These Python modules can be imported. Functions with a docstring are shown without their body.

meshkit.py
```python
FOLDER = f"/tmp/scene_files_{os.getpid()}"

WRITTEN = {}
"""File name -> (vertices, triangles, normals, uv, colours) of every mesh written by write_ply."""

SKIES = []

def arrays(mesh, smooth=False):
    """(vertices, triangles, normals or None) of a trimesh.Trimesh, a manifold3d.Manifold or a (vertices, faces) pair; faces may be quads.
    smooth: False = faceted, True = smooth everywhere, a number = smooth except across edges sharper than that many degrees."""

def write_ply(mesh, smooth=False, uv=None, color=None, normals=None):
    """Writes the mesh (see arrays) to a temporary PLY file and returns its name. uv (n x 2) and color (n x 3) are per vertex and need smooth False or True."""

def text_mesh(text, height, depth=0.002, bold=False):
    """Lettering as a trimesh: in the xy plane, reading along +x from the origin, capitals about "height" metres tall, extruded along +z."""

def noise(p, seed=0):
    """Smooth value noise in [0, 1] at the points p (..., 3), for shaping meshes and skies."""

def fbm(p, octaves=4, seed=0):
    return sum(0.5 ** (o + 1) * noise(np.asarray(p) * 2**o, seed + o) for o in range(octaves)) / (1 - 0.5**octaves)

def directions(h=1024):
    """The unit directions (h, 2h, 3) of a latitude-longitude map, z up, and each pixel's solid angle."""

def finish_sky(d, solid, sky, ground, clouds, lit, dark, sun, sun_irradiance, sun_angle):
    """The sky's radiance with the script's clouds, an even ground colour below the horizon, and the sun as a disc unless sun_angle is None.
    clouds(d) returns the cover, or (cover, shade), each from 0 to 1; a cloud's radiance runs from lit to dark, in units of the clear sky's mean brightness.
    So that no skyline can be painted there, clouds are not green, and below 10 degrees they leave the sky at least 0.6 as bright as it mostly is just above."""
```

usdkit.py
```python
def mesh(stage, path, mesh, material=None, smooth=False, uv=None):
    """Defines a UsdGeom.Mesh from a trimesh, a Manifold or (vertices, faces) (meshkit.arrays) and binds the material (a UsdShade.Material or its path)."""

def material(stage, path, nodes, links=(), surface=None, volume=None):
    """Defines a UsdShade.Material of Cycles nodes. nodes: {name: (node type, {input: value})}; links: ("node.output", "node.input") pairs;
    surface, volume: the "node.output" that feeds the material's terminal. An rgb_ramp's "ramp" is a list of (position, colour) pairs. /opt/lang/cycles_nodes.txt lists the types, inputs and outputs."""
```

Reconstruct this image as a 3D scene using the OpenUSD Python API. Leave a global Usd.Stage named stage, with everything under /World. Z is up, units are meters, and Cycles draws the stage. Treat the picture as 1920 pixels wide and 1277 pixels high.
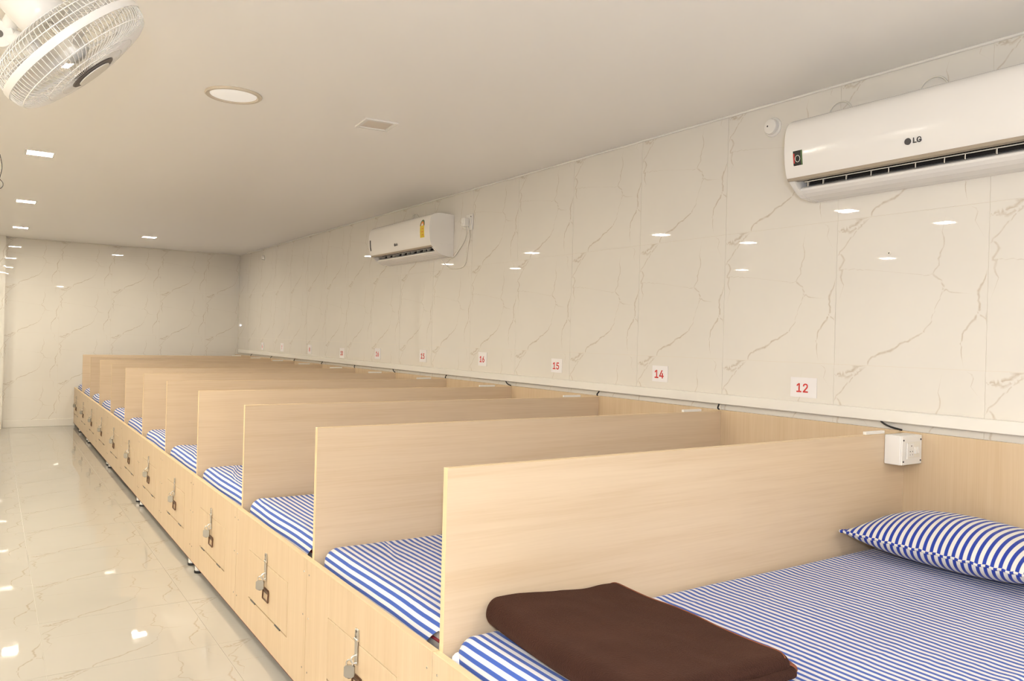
import math, random, re
import numpy as np, trimesh, shapely
from shapely.geometry import Polygon, box as sbox
from scipy.spatial import Delaunay
from pxr import Usd, UsdGeom, UsdLux, UsdShade, Gf, Sdf, Vt
import usdkit, meshkit

stage = Usd.Stage.CreateInMemory()
UsdGeom.SetStageUpAxis(stage, 'Z'); UsdGeom.SetStageMetersPerUnit(stage, 1.0)
UsdGeom.Xform.Define(stage, '/World'); UsdGeom.Scope.Define(stage, '/World/Looks')
rng = np.random.default_rng(7)

# ------------------------------------------------------------------ camera, light, exposure
CZ = 1.249                                   # eye height
YAW, PITCH, ROLL, FPX = 2*math.pi-5.696, -.0012, .0258, 1466.7
_f = np.array([math.sin(YAW)*math.cos(PITCH), math.cos(YAW)*math.cos(PITCH), math.sin(PITCH)])
_r = np.array([math.cos(YAW), -math.sin(YAW), 0]); _u = np.cross(_r, _f)
_r, _u = _r*math.cos(ROLL)+_u*math.sin(ROLL), -_r*math.sin(ROLL)+_u*math.cos(ROLL)
cam = UsdGeom.Camera.Define(stage, '/World/camera')
cam.CreateHorizontalApertureAttr(36.0); cam.CreateVerticalApertureAttr(36.0*1277/1920)
cam.CreateFocalLengthAttr(36.0*FPX/1920); cam.CreateClippingRangeAttr(Gf.Vec2f(.02, 200))
cam.AddTransformOp().Set(Gf.Matrix4d(*_r, 0, *_u, 0, *(-_f), 0, 0, 0, CZ, 1))
EXPOSURE = 1.30
PANEL, WARM = 150.0, (1.0, .92, .77)          # radiance and colour of the LED ceiling panels
FLASH, FLASH_COL = 1600.0, (.88, .985, 1.20)   # the photographer's flash head, just above the camera
cam.CreateExposureAttr(EXPOSURE)
fl = UsdLux.SphereLight.Define(stage, '/World/camera_flash')
fl.CreateRadiusAttr(.025); fl.CreateIntensityAttr(FLASH); fl.CreateColorAttr(Gf.Vec3f(*FLASH_COL))
UsdGeom.Xformable(fl).AddTranslateOp().Set(Gf.Vec3d(-.15, -.30, CZ+.20))
dome = UsdLux.DomeLight.Define(stage, '/World/sky'); dome.CreateIntensityAttr(.02)

# ------------------------------------------------------------------ dimensions (metres, floor z = 0, camera above the origin)
XW, XL, YB, YF, H = 2.933, -4.2, 11.48, -2.6, 2.352     # right wall, left wall, back wall, wall behind the camera, ceiling
XF, XBP = .9177, 2.8976                                  # front of the partitions, face of the back panels
P0, PITCHB, NB = .744, .9, 12                            # first partition line, berth pitch, berths
ZTOP, ZPART, ZMAT = .493, .936, .536                     # front panel top, partition top, mattress top
TS = .5985                                               # wall tile

# ------------------------------------------------------------------ helpers
_names = {}
def numbered(parent, name):
    k = (parent, name); n = _names.get(k, 0); _names[k] = n+1
    return f'{parent}/{name}' + (f'_{n:03d}' if n else '')
def tag(p, label=None, cat=None, group=None, kind=None):
    p = p.GetPrim() if hasattr(p, 'GetPrim') else p
    for k, v in (('label', label), ('category', cat), ('group', group), ('kind', kind)):
        if v: p.SetCustomDataByKey(k, v)
    return p
def thing(name, label, cat, loc=(0, 0, 0), rz=0, group=None, kind=None):
    x = UsdGeom.Xform.Define(stage, numbered('/World', name))
    x.AddTranslateOp().Set(Gf.Vec3d(*map(float, loc)))
    if rz: x.AddRotateZOp().Set(float(rz))
    return tag(x, label, cat, group, kind)
def obj(name, mesh, m, parent=None, smooth=False, uv=None, label=None, kind=None, attr=None):
    path = numbered(str(parent.GetPath()) if parent is not None else '/World', name)
    p = usdkit.mesh(stage, path, mesh, m, smooth, uv)
    for k, v in (attr or {}).items():
        UsdGeom.PrimvarsAPI(p).CreatePrimvar(k, Sdf.ValueTypeNames.FloatArray, 'vertex').Set(Vt.FloatArray.FromNumpy(np.asarray(v, np.float32)))
    tag(p, label, None, None, kind)
    return p.GetPrim()
def copy_of(root, loc, label, group=None, rz=0):
    c = root.GetCustomData(); r = thing(re.sub(r'_\d{3}$', '', root.GetName()), label, c['category'], loc, rz, group or c.get('group'))
    r.GetReferences().AddInternalReference(root.GetPath()); r.SetInstanceable(True)
    return r
def cat(*ms): return trimesh.util.concatenate([m for m in ms])
def hull(pts):
    return trimesh.Trimesh(np.asarray(pts, float), process=False).convex_hull
def bx(x0, x1, y0, y1, z0, z1, c=0.0):
    """box with chamfered edges"""
    if c <= 0:
        m = trimesh.creation.box([x1-x0, y1-y0, z1-z0]); m.apply_translation([(x0+x1)/2, (y0+y1)/2, (z0+z1)/2]); return m
    p = []
    for x, sx in ((x0, 1), (x1, -1)):
        for y, sy in ((y0, 1), (y1, -1)):
            for z, sz in ((z0, 1), (z1, -1)):
                p += [(x, y+sy*c, z+sz*c), (x+sx*c, y, z+sz*c), (x+sx*c, y+sy*c, z)]
    return hull(p)
def tube(pts, r, sides=10, cap=True):
    p = np.asarray(pts, float); t = np.gradient(p, axis=0); t /= np.linalg.norm(t, axis=1, keepdims=True)+1e-12
    a = np.cross(t[0], [0, 0, 1.] if abs(t[0][2]) < .9 else [1., 0, 0]); a /= np.linalg.norm(a)
    A = []
    for k in range(len(p)):
        a = a-t[k]*(a@t[k]); a /= np.linalg.norm(a)+1e-12; A.append(a)
    A = np.array(A); Bv = np.cross(t, A); ang = np.arange(sides)*2*np.pi/sides
    rr = np.broadcast_to(r, (len(p),))
    v = p[:, None]+rr[:, None, None]*(np.cos(ang)[None, :, None]*A[:, None]+np.sin(ang)[None, :, None]*Bv[:, None])
    v = v.reshape(-1, 3); f = []
    for i in range(len(p)-1):
        for j in range(sides):
            q = [i*sides+j, i*sides+(j+1) % sides, (i+1)*sides+(j+1) % sides, (i+1)*sides+j]
            f += [[q[0], q[1], q[2]], [q[0], q[2], q[3]]]
    if cap:
        n = len(v); v = np.vstack([v, p[0], p[-1]]); e = (len(p)-1)*sides
        for j in range(sides):
            f += [[n, (j+1) % sides, j], [n+1, e+j, e+(j+1) % sides]]
    return trimesh.Trimesh(v, np.array(f), process=False)
def frame(axis, origin=(0, 0, 0)):
    """matrix whose local z runs along axis"""
    z = np.asarray(axis, float); z /= np.linalg.norm(z)
    x = np.cross([0, 0, 1.], z) if abs(z[2]) < .95 else np.cross([0, 1., 0], z)
    x /= np.linalg.norm(x); M = np.eye(4); M[:3, 0], M[:3, 1], M[:3, 2], M[:3, 3] = x, np.cross(z, x), z, origin
    return M
def lathe(prof, M=None, n=40):
    m = trimesh.creation.revolve(np.asarray(prof, float), sections=n)
    m.fix_normals()
    if M is not None: m.apply_transform(M)
    return m
def cyl(p0, p1, r, n=24):
    p0, p1 = np.asarray(p0, float), np.asarray(p1, float); L = np.linalg.norm(p1-p0); c = min(r, L)*.12
    return lathe([(0, 0), (r-c, 0), (r, c), (r, L-c), (r-c, L), (0, L)], frame(p1-p0, p0), n)
def ext(poly, x0, x1):
    """polygon given in (y, z), extruded along x"""
    m = trimesh.creation.extrude_polygon(poly, x1-x0, engine='earcut')
    M = np.array([[0, 0, 1, x0], [1, 0, 0, 0], [0, 1, 0, 0], [0, 0, 0, 1.]]); m.apply_transform(M); return m
def spline(P, n=40):
    from scipy.interpolate import CubicSpline
    P = np.asarray(P, float); s = np.r_[0, np.cumsum(np.linalg.norm(np.diff(P, axis=0), axis=1))]
    return CubicSpline(s, P)(np.linspace(0, s[-1], n))

# ------------------------------------------------------------------ materials
def plain(name, col, rough=.5, **kw):
    return usdkit.material(stage, '/World/Looks/'+name, {'p': ('principled_bsdf', {'base_color': col, 'roughness': rough, **kw})}, [], 'p.BSDF')
def marble(name, base, vein, rough, cloud):
    return usdkit.material(stage, '/World/Looks/'+name, {
        'v': ('attribute', {'attribute': 'vein'}), 'g': ('geometry', {}), 'o': ('object_info', {}),
        'n': ('noise_texture', {'scale': 2.2, 'detail': 5, 'roughness': .6}),
        'r': ('rgb_ramp', {'ramp': [(.3, tuple(np.array(base)*cloud)), (.7, base)]}),
        'n2': ('noise_texture', {'scale': 55, 'detail': 3}),
        'k': ('map_range', {'value': .5, 'from_min': .25, 'from_max': .65, 'to_min': .45, 'to_max': 1.0, 'clamp': True}),
        'm': ('math', {'math_type': 'multiply', 'use_clamp': True}),
        'x': ('mix', {'color2': vein}),
        'p': ('principled_bsdf', {'roughness': rough, 'specular_ior_level': .5})},
        [('g.position', 'n.vector'), ('n.fac', 'r.fac'), ('g.position', 'n2.vector'), ('n2.fac', 'k.value'), ('v.fac', 'm.value1'), ('k.result', 'm.value2'),
         ('m.value', 'x.fac'), ('r.color', 'x.color1'), ('x.color', 'p.base_color')], 'p.BSDF')
def wood(name, light, dark, axis, rough=.36):
    """pale laminate; the grain runs along the given object axis"""
    sc = [26., 26., 26.]; sc['xyz'.index(axis)] = 1.1
    sf = [170., 170., 170.]; sf['xyz'.index(axis)] = 5.
    return usdkit.material(stage, '/World/Looks/'+name, {
        't': ('texture_coordinate', {}), 'o': ('object_info', {}), 's': ('math', {'math_type': 'multiply', 'value2': 13.}), 'c': ('combine_xyz', {}),
        'a': ('vector_math', {'math_type': 'add'}), 'm1': ('mapping', {'scale': sc}), 'm2': ('mapping', {'scale': sf}),
        'n1': ('noise_texture', {'scale': 1, 'detail': 4, 'roughness': .55, 'distortion': .5}), 'n2': ('noise_texture', {'scale': 1, 'detail': 2}),
        'w': ('mix_float', {'fac': .35}),
        'r': ('rgb_ramp', {'ramp': [(.28, dark), (.48, tuple((np.array(light)*.62+np.array(dark)*.38))), (.66, light)]}),
        'p': ('principled_bsdf', {'roughness': rough})},
        [('o.random', 's.value1'), ('s.value', 'c.x'), ('s.value', 'c.y'), ('s.value', 'c.z'), ('t.object', 'a.vector1'), ('c.vector', 'a.vector2'),
         ('a.vector', 'm1.vector'), ('a.vector', 'm2.vector'), ('m1.vector', 'n1.vector'), ('m2.vector', 'n2.vector'),
         ('n1.fac', 'w.a'), ('n2.fac', 'w.b'), ('w.result', 'r.fac'), ('r.color', 'p.base_color')], 'p.BSDF')
def stripes(name, period, blue, white, duty=.5):
    return usdkit.material(stage, '/World/Looks/'+name, {
        'a': ('attribute', {'attribute': 'stripe'}), 'd': ('math', {'math_type': 'multiply', 'value2': 1/period}), 'f': ('math', {'math_type': 'fraction'}),
        'r': ('rgb_ramp', {'ramp': [(0, white), (duty-.05, white), (duty+.03, blue), (.93, blue), (1, white)]}),
        'g': ('geometry', {}), 'n': ('noise_texture', {'scale': 900, 'detail': 1}), 'h': ('bump', {'strength': .12, 'distance': .0006}),
        'p': ('principled_bsdf', {'roughness': .85, 'sheen_weight': .12, 'specular_ior_level': .2})},
        [('a.fac', 'd.value1'), ('d.value', 'f.value1'), ('f.value', 'r.fac'), ('r.color', 'p.base_color'), ('g.position', 'n.vector'), ('n.fac', 'h.height'), ('h.normal', 'p.normal')], 'p.BSDF')

M_TILE = marble('wall_marble', (.78, .74, .67), (.47, .37, .25), .011, .965)
M_FLOOR = marble('floor_marble', (.44, .41, .36), (.29, .23, .155), .022, .965)
M_GROUT = plain('grout', (.70, .63, .525), .5)
M_FGROUT = plain('floor_grout', (.36, .325, .275), .5)
M_CEIL = plain('ceiling_paint', (.92, .89, .84), .42)
M_WHITE = plain('white_plastic', (.83, .80, .75), .28)
M_ACW = plain('glossy_white_plastic', (.84, .81, .765), .14)
M_TRUNK = plain('trunking_plastic', (.82, .785, .715), .4)
M_CREAM = plain('cream_plastic', (.78, .74, .65), .35)
M_BLACK = plain('black_plastic', (.012, .011, .012), .4)
M_DARK = plain('dark_gap', (.03, .024, .02), .6)
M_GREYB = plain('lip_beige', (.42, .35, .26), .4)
M_STEEL = plain('steel', (.72, .70, .66), .22, metallic=1.0)
M_BRONZE = plain('bronze', (.16, .085, .05), .35, metallic=.7)
M_LOCK = plain('lock_steel', (.50, .48, .44), .32, metallic=1.0)
M_DKSTEEL = plain('dark_steel', (.16, .15, .14), .35, metallic=.8)
M_PAPER = plain('paper', (.84, .81, .80), .7)
M_RED = plain('red_ink', (.62, .06, .05), .7)
M_INK = plain('grey_ink', (.07, .065, .065), .5)
M_YEL = plain('yellow_label', (.75, .55, .03), .5)
M_GRN = plain('green_print', (.10, .17, .06), .5)
M_ORG = plain('orange_print', (.75, .25, .05), .5)
M_MAROON = plain('maroon_edge', (.17, .06, .04), .6)
M_PIPE = plain('maroon_piping', (.22, .018, .025), .7)
M_MATT = plain('grey_ticking', (.40, .36, .33), .9)
M_EDGE = plain('edge_band', (.74, .56, .33), .4)
M_WOODX = wood('laminate_lengthwise', (.69, .54, .372), (.61, .455, .292), 'x')
M_WOODZ = wood('laminate_upright', (.645, .495, .325), (.57, .415, .25), 'z')
M_SHEET = stripes('striped_cotton', .0225, (.045, .10, .38), (.70, .675, .68))
M_PILLOW = stripes('striped_pillow_cotton', .0225, (.022, .05, .33), (.72, .69, .63))
M_BLANKET = usdkit.material(stage, '/World/Looks/brown_fleece', {
    'g': ('geometry', {}), 'n': ('noise_texture', {'scale': 260, 'detail': 4, 'roughness': .75}), 'n2': ('noise_texture', {'scale': 9, 'detail': 3}),
    'w': ('mix_float', {'fac': .35}), 'r': ('rgb_ramp', {'ramp': [(.3, (.021, .0082, .0056)), (.7, (.045, .0172, .0108))]}),
    'h': ('bump', {'strength': .8, 'distance': .004}), 'p': ('principled_bsdf', {'roughness': .95, 'sheen_weight': .15, 'sheen_roughness': .45, 'sheen_tint': (.75, .38, .25), 'specular_ior_level': .1})},
    [('g.position', 'n.vector'), ('g.position', 'n2.vector'), ('n.fac', 'w.a'), ('n2.fac', 'w.b'), ('w.result', 'r.fac'), ('r.color', 'p.base_color'), ('n.fac', 'h.height'), ('h.normal', 'p.normal')], 'p.BSDF')
M_HEM = plain('rust_hem', (.21, .062, .027), .9)
M_GLOW = usdkit.material(stage, '/World/Looks/led_diffuser', {'e': ('emission', {'color': WARM, 'strength': PANEL})}, [], 'e.emission')
M_GLOW2 = usdkit.material(stage, '/World/Looks/led_diffuser_dim', {'e': ('emission', {'color': WARM, 'strength': PANEL*.6})}, [], 'e.emission')
M_OFF = plain('lamp_glass', (.95, .95, .93), .3, emission_color=(1.0, .97, .92), emission_strength=.09)  # faint emission added so the unlit glass reads brighter than the ceiling
M_LRING = plain('lamp_ring', (.62, .54, .43), .35)
M_OFF2 = plain('lamp_diffuser_beige', (.70, .62, .52), .4)

# ------------------------------------------------------------------ marble tiles: each a mesh, with its veins as a vertex attribute
VEINS = [  # points (u right, v up) in the tile, half-width in metres, strength
    ([(.007, .931), (.08, .937), (.126, .95), (.181, .995)], (.006, .016, .012, .008), .75),
    ([(.015, .918), (.099, .915), (.173, .941), (.195, .96)], (.004, .013, .010, .005), .6),
    ([(.191, .953), (.137, .906), (.064, .826), (.027, .786), (.014, .764)], (.004, .004, .004, .004, .004), .6),
    ([(.018, .769), (.057, .731), (.03, .681), (.015, .661), (.046, .637), (.032, .603), (.057, .549)], (.003, .009, .005, .009, .008, .006, .003), .65),
    ([(.031, .653), (.107, .656), (.159, .652), (.218, .644)], (.005, .003, .003, .002), .4),
    ([(.991, .563), (.96, .51), (.947, .473), (.953, .398), (.95, .338), (.898, .271), (.861, .218), (.854, .157), (.858, .081)], (.003, .006, .007, .005, .007, .005, .004, .003, .002), .8),
    ([(.95, .346), (.994, .305)], (.005, .002), .6),
    ([(.723, .852), (.736, .799), (.733, .753), (.711, .708), (.705, .638), (.67, .593), (.731, .543), (.74, .496), (.793, .471)], (.002, .004, .004, .005, .004, .005, .004, .006, .003), .6),
    ([(.67, .59), (.596, .589)], (.003, .002), .4),
    ([(.743, .488), (.718, .435), (.693, .373), (.667, .292), (.621, .228)], (.004, .002, .002, .003, .004), .5),
    ([(.621, .228), (.55, .18), (.476, .153), (.41, .104), (.315, .08), (.262, .041), (.245, -.01)], (.004, .006, .005, .008, .006, .007, .004), .8),
    ([(.919, 1.0), (.928, .953), (.915, .901)], (.003, .004, .002), .45)]
def vein_points():
    r = np.random.default_rng(3); pts, val = [], []
    for P, w, s in VEINS:
        P = np.array(P); L = np.r_[0, np.cumsum(np.linalg.norm(np.diff(P, axis=0), axis=1))]
        t = np.linspace(0, L[-1], max(4, int(L[-1]*TS/.011))); q = np.stack([np.interp(t, L, P[:, k]) for k in (0, 1)], 1)
        ww = np.interp(t, L, np.array(w))/TS*(.75+.5*r.random(len(t)))
        d = np.gradient(q, axis=0); d /= np.linalg.norm(d, axis=1, keepdims=True); nrm = np.stack([-d[:, 1], d[:, 0]], 1)
        q = q+nrm*(r.random(len(t))-.5)[:, None]*.010
        ww = np.maximum(ww, .0035)
        pts += [q, q+nrm*ww[:, None], q-nrm*ww[:, None]]; val += [np.full(len(t), s)*(.8+.2*r.random(len(t))), np.zeros(len(t)), np.zeros(len(t))]
    return np.vstack(pts), np.concatenate(val)
VP, VV = vein_points()
GAP = .0007
def tile(u0, u1, v0, v1, O, U, V, size=TS, tilt=0.0006, depth=.0016, swap=False):
    """the piece [u0,u1]x[v0,v1] of a tile (unit square) whose corner is O, along U and V; returns mesh, vein"""
    g = GAP/size; u0, u1, v0, v1 = u0+g, u1-g, v0+g, v1-g
    k = (VP[:, 0] > u0+.004) & (VP[:, 0] < u1-.004) & (VP[:, 1] > v0+.004) & (VP[:, 1] < v1-.004)
    n = 9; tu, tv = np.linspace(u0, u1, n), np.linspace(v0, v1, n)
    # the rim carries the vein on to the edge
    rim = np.vstack([np.c_[tu, np.full(n, v0)], np.c_[tu, np.full(n, v1)], np.c_[np.full(n-2, u0), tv[1:-1]], np.c_[np.full(n-2, u1), tv[1:-1]]])
    P = np.vstack([rim, VP[k]]); S = np.r_[np.zeros(len(rim)), VV[k]]
    tri = Delaunay(P).simplices
    a = P[tri]; area = np.cross(a[:, 1]-a[:, 0], a[:, 2]-a[:, 0]); tri = tri[np.abs(area) > 1e-9]; area = area[np.abs(area) > 1e-9]
    tri[area < 0] = tri[area < 0][:, ::-1]
    U, V = np.asarray(U, float), np.asarray(V, float); N = np.cross(U, V)
    z = (rng.random(2)-.5)*2*tilt; dz = (P[:, 0]-.5)*z[0]*size+(P[:, 1]-.5)*z[1]*size-.0004
    v = np.asarray(O)+P[:, :1]*size*U+P[:, 1:]*size*V+dz[:, None]*N
    # sides
    loop = np.r_[np.arange(n), [2*n+(n-2)+i for i in range(n-2)], np.arange(2*n-1, n-1, -1), [2*n+i for i in range(n-3, -1, -1)]]
    m = len(v); back = v[loop]-depth*N; L = len(loop); sd = []
    edge = v[loop]; mm = m; v = np.vstack([v, edge, back]); S = np.r_[S, np.zeros(2*L)]
    for i in range(L):
        j = (i+1) % L; sd += [[mm+i, mm+L+i, mm+L+j], [mm+i, mm+L+j, mm+j]]
    return trimesh.Trimesh(v, np.vstack([tri, sd]), process=False), S

def struct(name, mesh, m, label, cat_):
    o = obj(name, mesh, m); tag(o, label, cat_, None, 'structure'); return o

# ------------------------------------------------------------------ the setting
floor = struct('floor', bx(XL-.1, XW+.1, YF-.1, YB+.1, -.1, -.0016), M_FGROUT, 'cream polished marble tile floor of the aisle beside the berths', 'floor')
FX, FY, FS = .19, 3.83, .59
for i in range(-2, 2):
    for j in range(-5, 13):
        x, y = FX+i*FS, FY+j*FS
        m, s = tile(0, 1, 0, min(1, (YB-y)/FS), (x, y, 0), (1, 0, 0), (0, 1, 0), FS)
        obj('floor_tile', m, M_FLOOR, floor, attr={'vein': s})
for a, b, c, d in ((XL, FX-2*FS-.001, YF, YB), (FX+2*FS+.001, XW, YF, YB), (FX-2*FS, FX+2*FS, YF, FY-5*FS-.001)):
    obj('floor_field', bx(a, b, c, d, -.0016, -.0004), M_FLOOR, floor)
ceiling = struct('ceiling', bx(XL-.1, XW+.1, YF-.1, YB+.1, H, H+.1), M_CEIL, 'smooth cream painted ceiling with recessed lights', 'ceiling')

wall_r = struct('wall_right', bx(XW+.0016, XW+.12, YF, YB+.1, 0, H), M_GROUT, 'cream veined marble tile wall behind the berths', 'wall')
RZ = CZ-.068
for c in range(-17, 5):
    y1 = 1.974-c*TS                                            # left edge of the tile, the side away from the camera
    u0 = max(0., (y1-YB)/TS)
    if u0 > .98: continue
    for rz in (-1, 0, 1):
        z0 = RZ+rz*TS; v0, v1 = (max(0., (.86-z0)/TS), min(1., (H-.001-z0)/TS))
        m, s = tile(u0, 1, v0, v1, (XW, y1, z0), (0, -1, 0), (0, 0, 1))
        obj('wall_tile', m, M_TILE, wall_r, attr={'vein': s})
obj('tile_field', bx(XW+.0004, XW+.0016, YF, 1.974-5*TS-.001, .86, H-.001), M_TILE, wall_r, label='plain run of wall tiles beside the camera')
wall_b = struct('wall_back', bx(XL, XW+.12, YB+.0016, YB+.12, 0, H), M_GROUT, 'far end wall of cream veined marble tiles', 'wall')
BX, BS = .7106, .592
for c in range(-2, 4):
    x0 = BX+c*BS; u1 = min(1., (XW-x0)/BS)
    for rz in (-2, -1, 0, 1):
        z0 = RZ+rz*TS; v0, v1 = (max(0., (.0-z0)/TS), min(1., (H-.001-z0)/TS))
        m, s = tile(0, u1, v0, v1, (x0, YB, z0), (BS/TS, 0, 0), (0, 0, 1))
        obj('wall_tile', m, M_TILE, wall_b, attr={'vein': s})
obj('tile_field', bx(XL, BX-2*BS-.001, YB+.0004, YB+.0016, 0, H-.001), M_TILE, wall_b, label='plain run of wall tiles behind the pillar')
pil = struct('wall_pillar', bx(-.9, .122, YB-.1344, YB-.001, 0, H), M_GROUT, 'tiled pier at the far left end of the aisle', 'pillar')
for rz in (-2, -1, 0, 1):
    for k in (0, 1):
        z0 = RZ+rz*TS+.1; v0, v1 = max(0., -z0/TS), min(1., (H-.001-z0)/TS)
        m, s = tile(0, 1, v0, v1, (.126-(k+1)*.512, YB-.136, z0), (.512/TS, 0, 0), (0, 0, 1))
        obj('wall_tile', m, M_TILE, pil, attr={'vein': s})
m, s = tile(.0, .22, .0, 1, (.126, YB-.136, RZ-TS*2+.1), (0, 1, 0), (0, 0, 1))
struct('wall_left', bx(XL-.1, XL, YF, YB, 0, H), M_TILE, 'far left wall of the dormitory, out of the frame', 'wall')
struct('wall_front', bx(XL, XW+.1, YF-.1, YF, 0, H), M_TILE, 'wall behind the camera, out of the frame', 'wall')
struct('baseboard_back', bx(.135, .915, YB-.012, YB, 0, .09, .002), M_TILE, 'pale skirting along the foot of the far wall', 'baseboard')
struct('trim_1', bx(XW-.010, XW, YF, YB, H-.010, H, .003), M_WHITE, 'thin white bead where the right wall meets the ceiling', 'trim')
struct('trim_2', bx(.13, XW-.011, YB-.008, YB, H-.007, H, .002), M_CREAM, 'thin cream bead where the far wall meets the ceiling', 'trim')
obj_tr = obj('cable_trunking', bx(XW-.026, XW-.0004, .2, YB-.12, .966, 1.0125, .003), M_TRUNK)
tag(obj_tr, 'long white plastic cable trunking along the tiled wall above the berths', 'cable trunking')

# ------------------------------------------------------------------ berths
DY0, DY1, DZ0, DZ1 = .192, .694, .163, .360
def build_berth(loc, label, leg, part_hi=True, near_board=False, w=PITCHB):
    t = thing('sleeping_berth', label, 'berth', loc, 0, 'row of wooden sleeping berths')
    hole = sbox(DY0, DZ0, DY1, DZ1)
    pan = Polygon([(.0012, .043), (w-.0012, .043), (w-.0012, ZTOP-.0015), (.0012, ZTOP-.0015)]).difference(hole)
    fp = obj('front_panel', ext(pan, -.018, 0), M_WOODZ, t)
    obj('edge_band', bx(-.0184, .0004, .0012, w-.0012, ZTOP-.0015, ZTOP, .0005), M_EDGE, fp, label='yellowish edge strip on top of the front panel')
    obj('bottom_edge', bx(-.0183, .0003, .0012, w-.0012, .040, .043), M_MAROON, fp, label='dark red-brown lower edge')
    for y in (.026, w-.026):
        for z in (.445, .30, .12):
            obj('screw', cyl((-.0178, y, z), (-.0192, y, z), .0032, 10), M_STEEL, fp)
    d = obj('door', bx(-.0186, -.002, DY0+.0016, DY1-.0016, DZ0+.0055, DZ1-.0022, .0008), M_WOODZ, t)
    for y in (.303, .626):
        obj('hinge', cat(cyl((-.0188, y-.032, DZ0+.0015), (-.0188, y+.032, DZ0+.0015), .0024, 10), bx(-.0190, -.0182, y-.028, y+.028, DZ0-.003, DZ0+.006, .0003)), M_DKSTEEL, d, label='small steel butt hinge')
    yc = .44
    pl = obj('pull_plate', bx(-.0215, -.0184, yc-.024, yc+.036, .250, .270, .0008), M_BRONZE, d, label='dark bronze plate of the pull')
    loop = [(-.0225, yc-.032, .264), (-.024, yc-.032, .226), (-.024, yc+.036, .226), (-.0225, yc+.036, .264), (-.0225, yc-.032, .2641)]
    L = []
    for a, b in zip(loop[:-1], loop[1:]): L.append(cyl(a, b, .0030, 8))
    obj('pull_ring', cat(*L), M_BRONZE, d, label='square bronze drop ring of the pull')
    # hasp: hinged strap over a staple
    hs = obj('hasp', cat(bx(-.0215, -.0184, .443, .465, .372, .402, .0008), bx(-.0235, -.0215, .444, .464, .300, .400, .0007), cyl((-.0225, .441, .371), (-.0225, .467, .371), .0035, 10)), M_STEEL, t, label='steel hasp strap above the door')
    for z in (.395, .380):
        obj('rivet', cyl((-.0234, .454, z), (-.0248, .454, z), .003, 10), M_DKSTEEL, hs)
    st = [(-.018, .454, .322), (-.033, .454, .324), (-.037, .454, .315), (-.033, .454, .306), (-.018, .454, .308)]
    obj('staple', tube(spline(st, 14), .0028, 8), M_STEEL, hs)
    if part_hi:
        pt = obj('partition', bx(.0012, 1.98, w-.018, w, .043, ZPART-.0012, .0006), M_WOODX, t)
        obj('edge_band', cat(bx(0, .0012, w-.0182, w+.0002, .043, ZPART, .0003), bx(.0012, 1.98, w-.0182, w+.0002, ZPART-.0012, ZPART, .0003)), M_EDGE, pt, label='yellowish edge strip of the partition')
        obj('casing_strip', bx(1.733, 1.85, w-.016, w-.002, ZPART, ZPART+.011, .001), M_WHITE, pt, label='short white plastic casing on the partition top')
    obj('back_panel', bx(1.98, 1.998, 0.0008, w-.0008, .043, .940, .0006), M_WOODZ, t)
    obj('bed_board', bx(.0, 1.98, -.045 if near_board else .0005, w-.0185, .402, .420), M_WOODX, t)
    for y in leg:
        lg = obj('leg', cyl((.004, y, .010), (.004, y, .0415), .020, 20), M_WHITE, t)
        obj('foot_cap', lathe([(0, 0), (.0235, 0), (.0245, .004), (.0235, .011), (0, .011)], frame((0, 0, 1), (.004, y, 0)), 20), M_BLACK, lg, label='black rubber foot cap')
    return t
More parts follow.
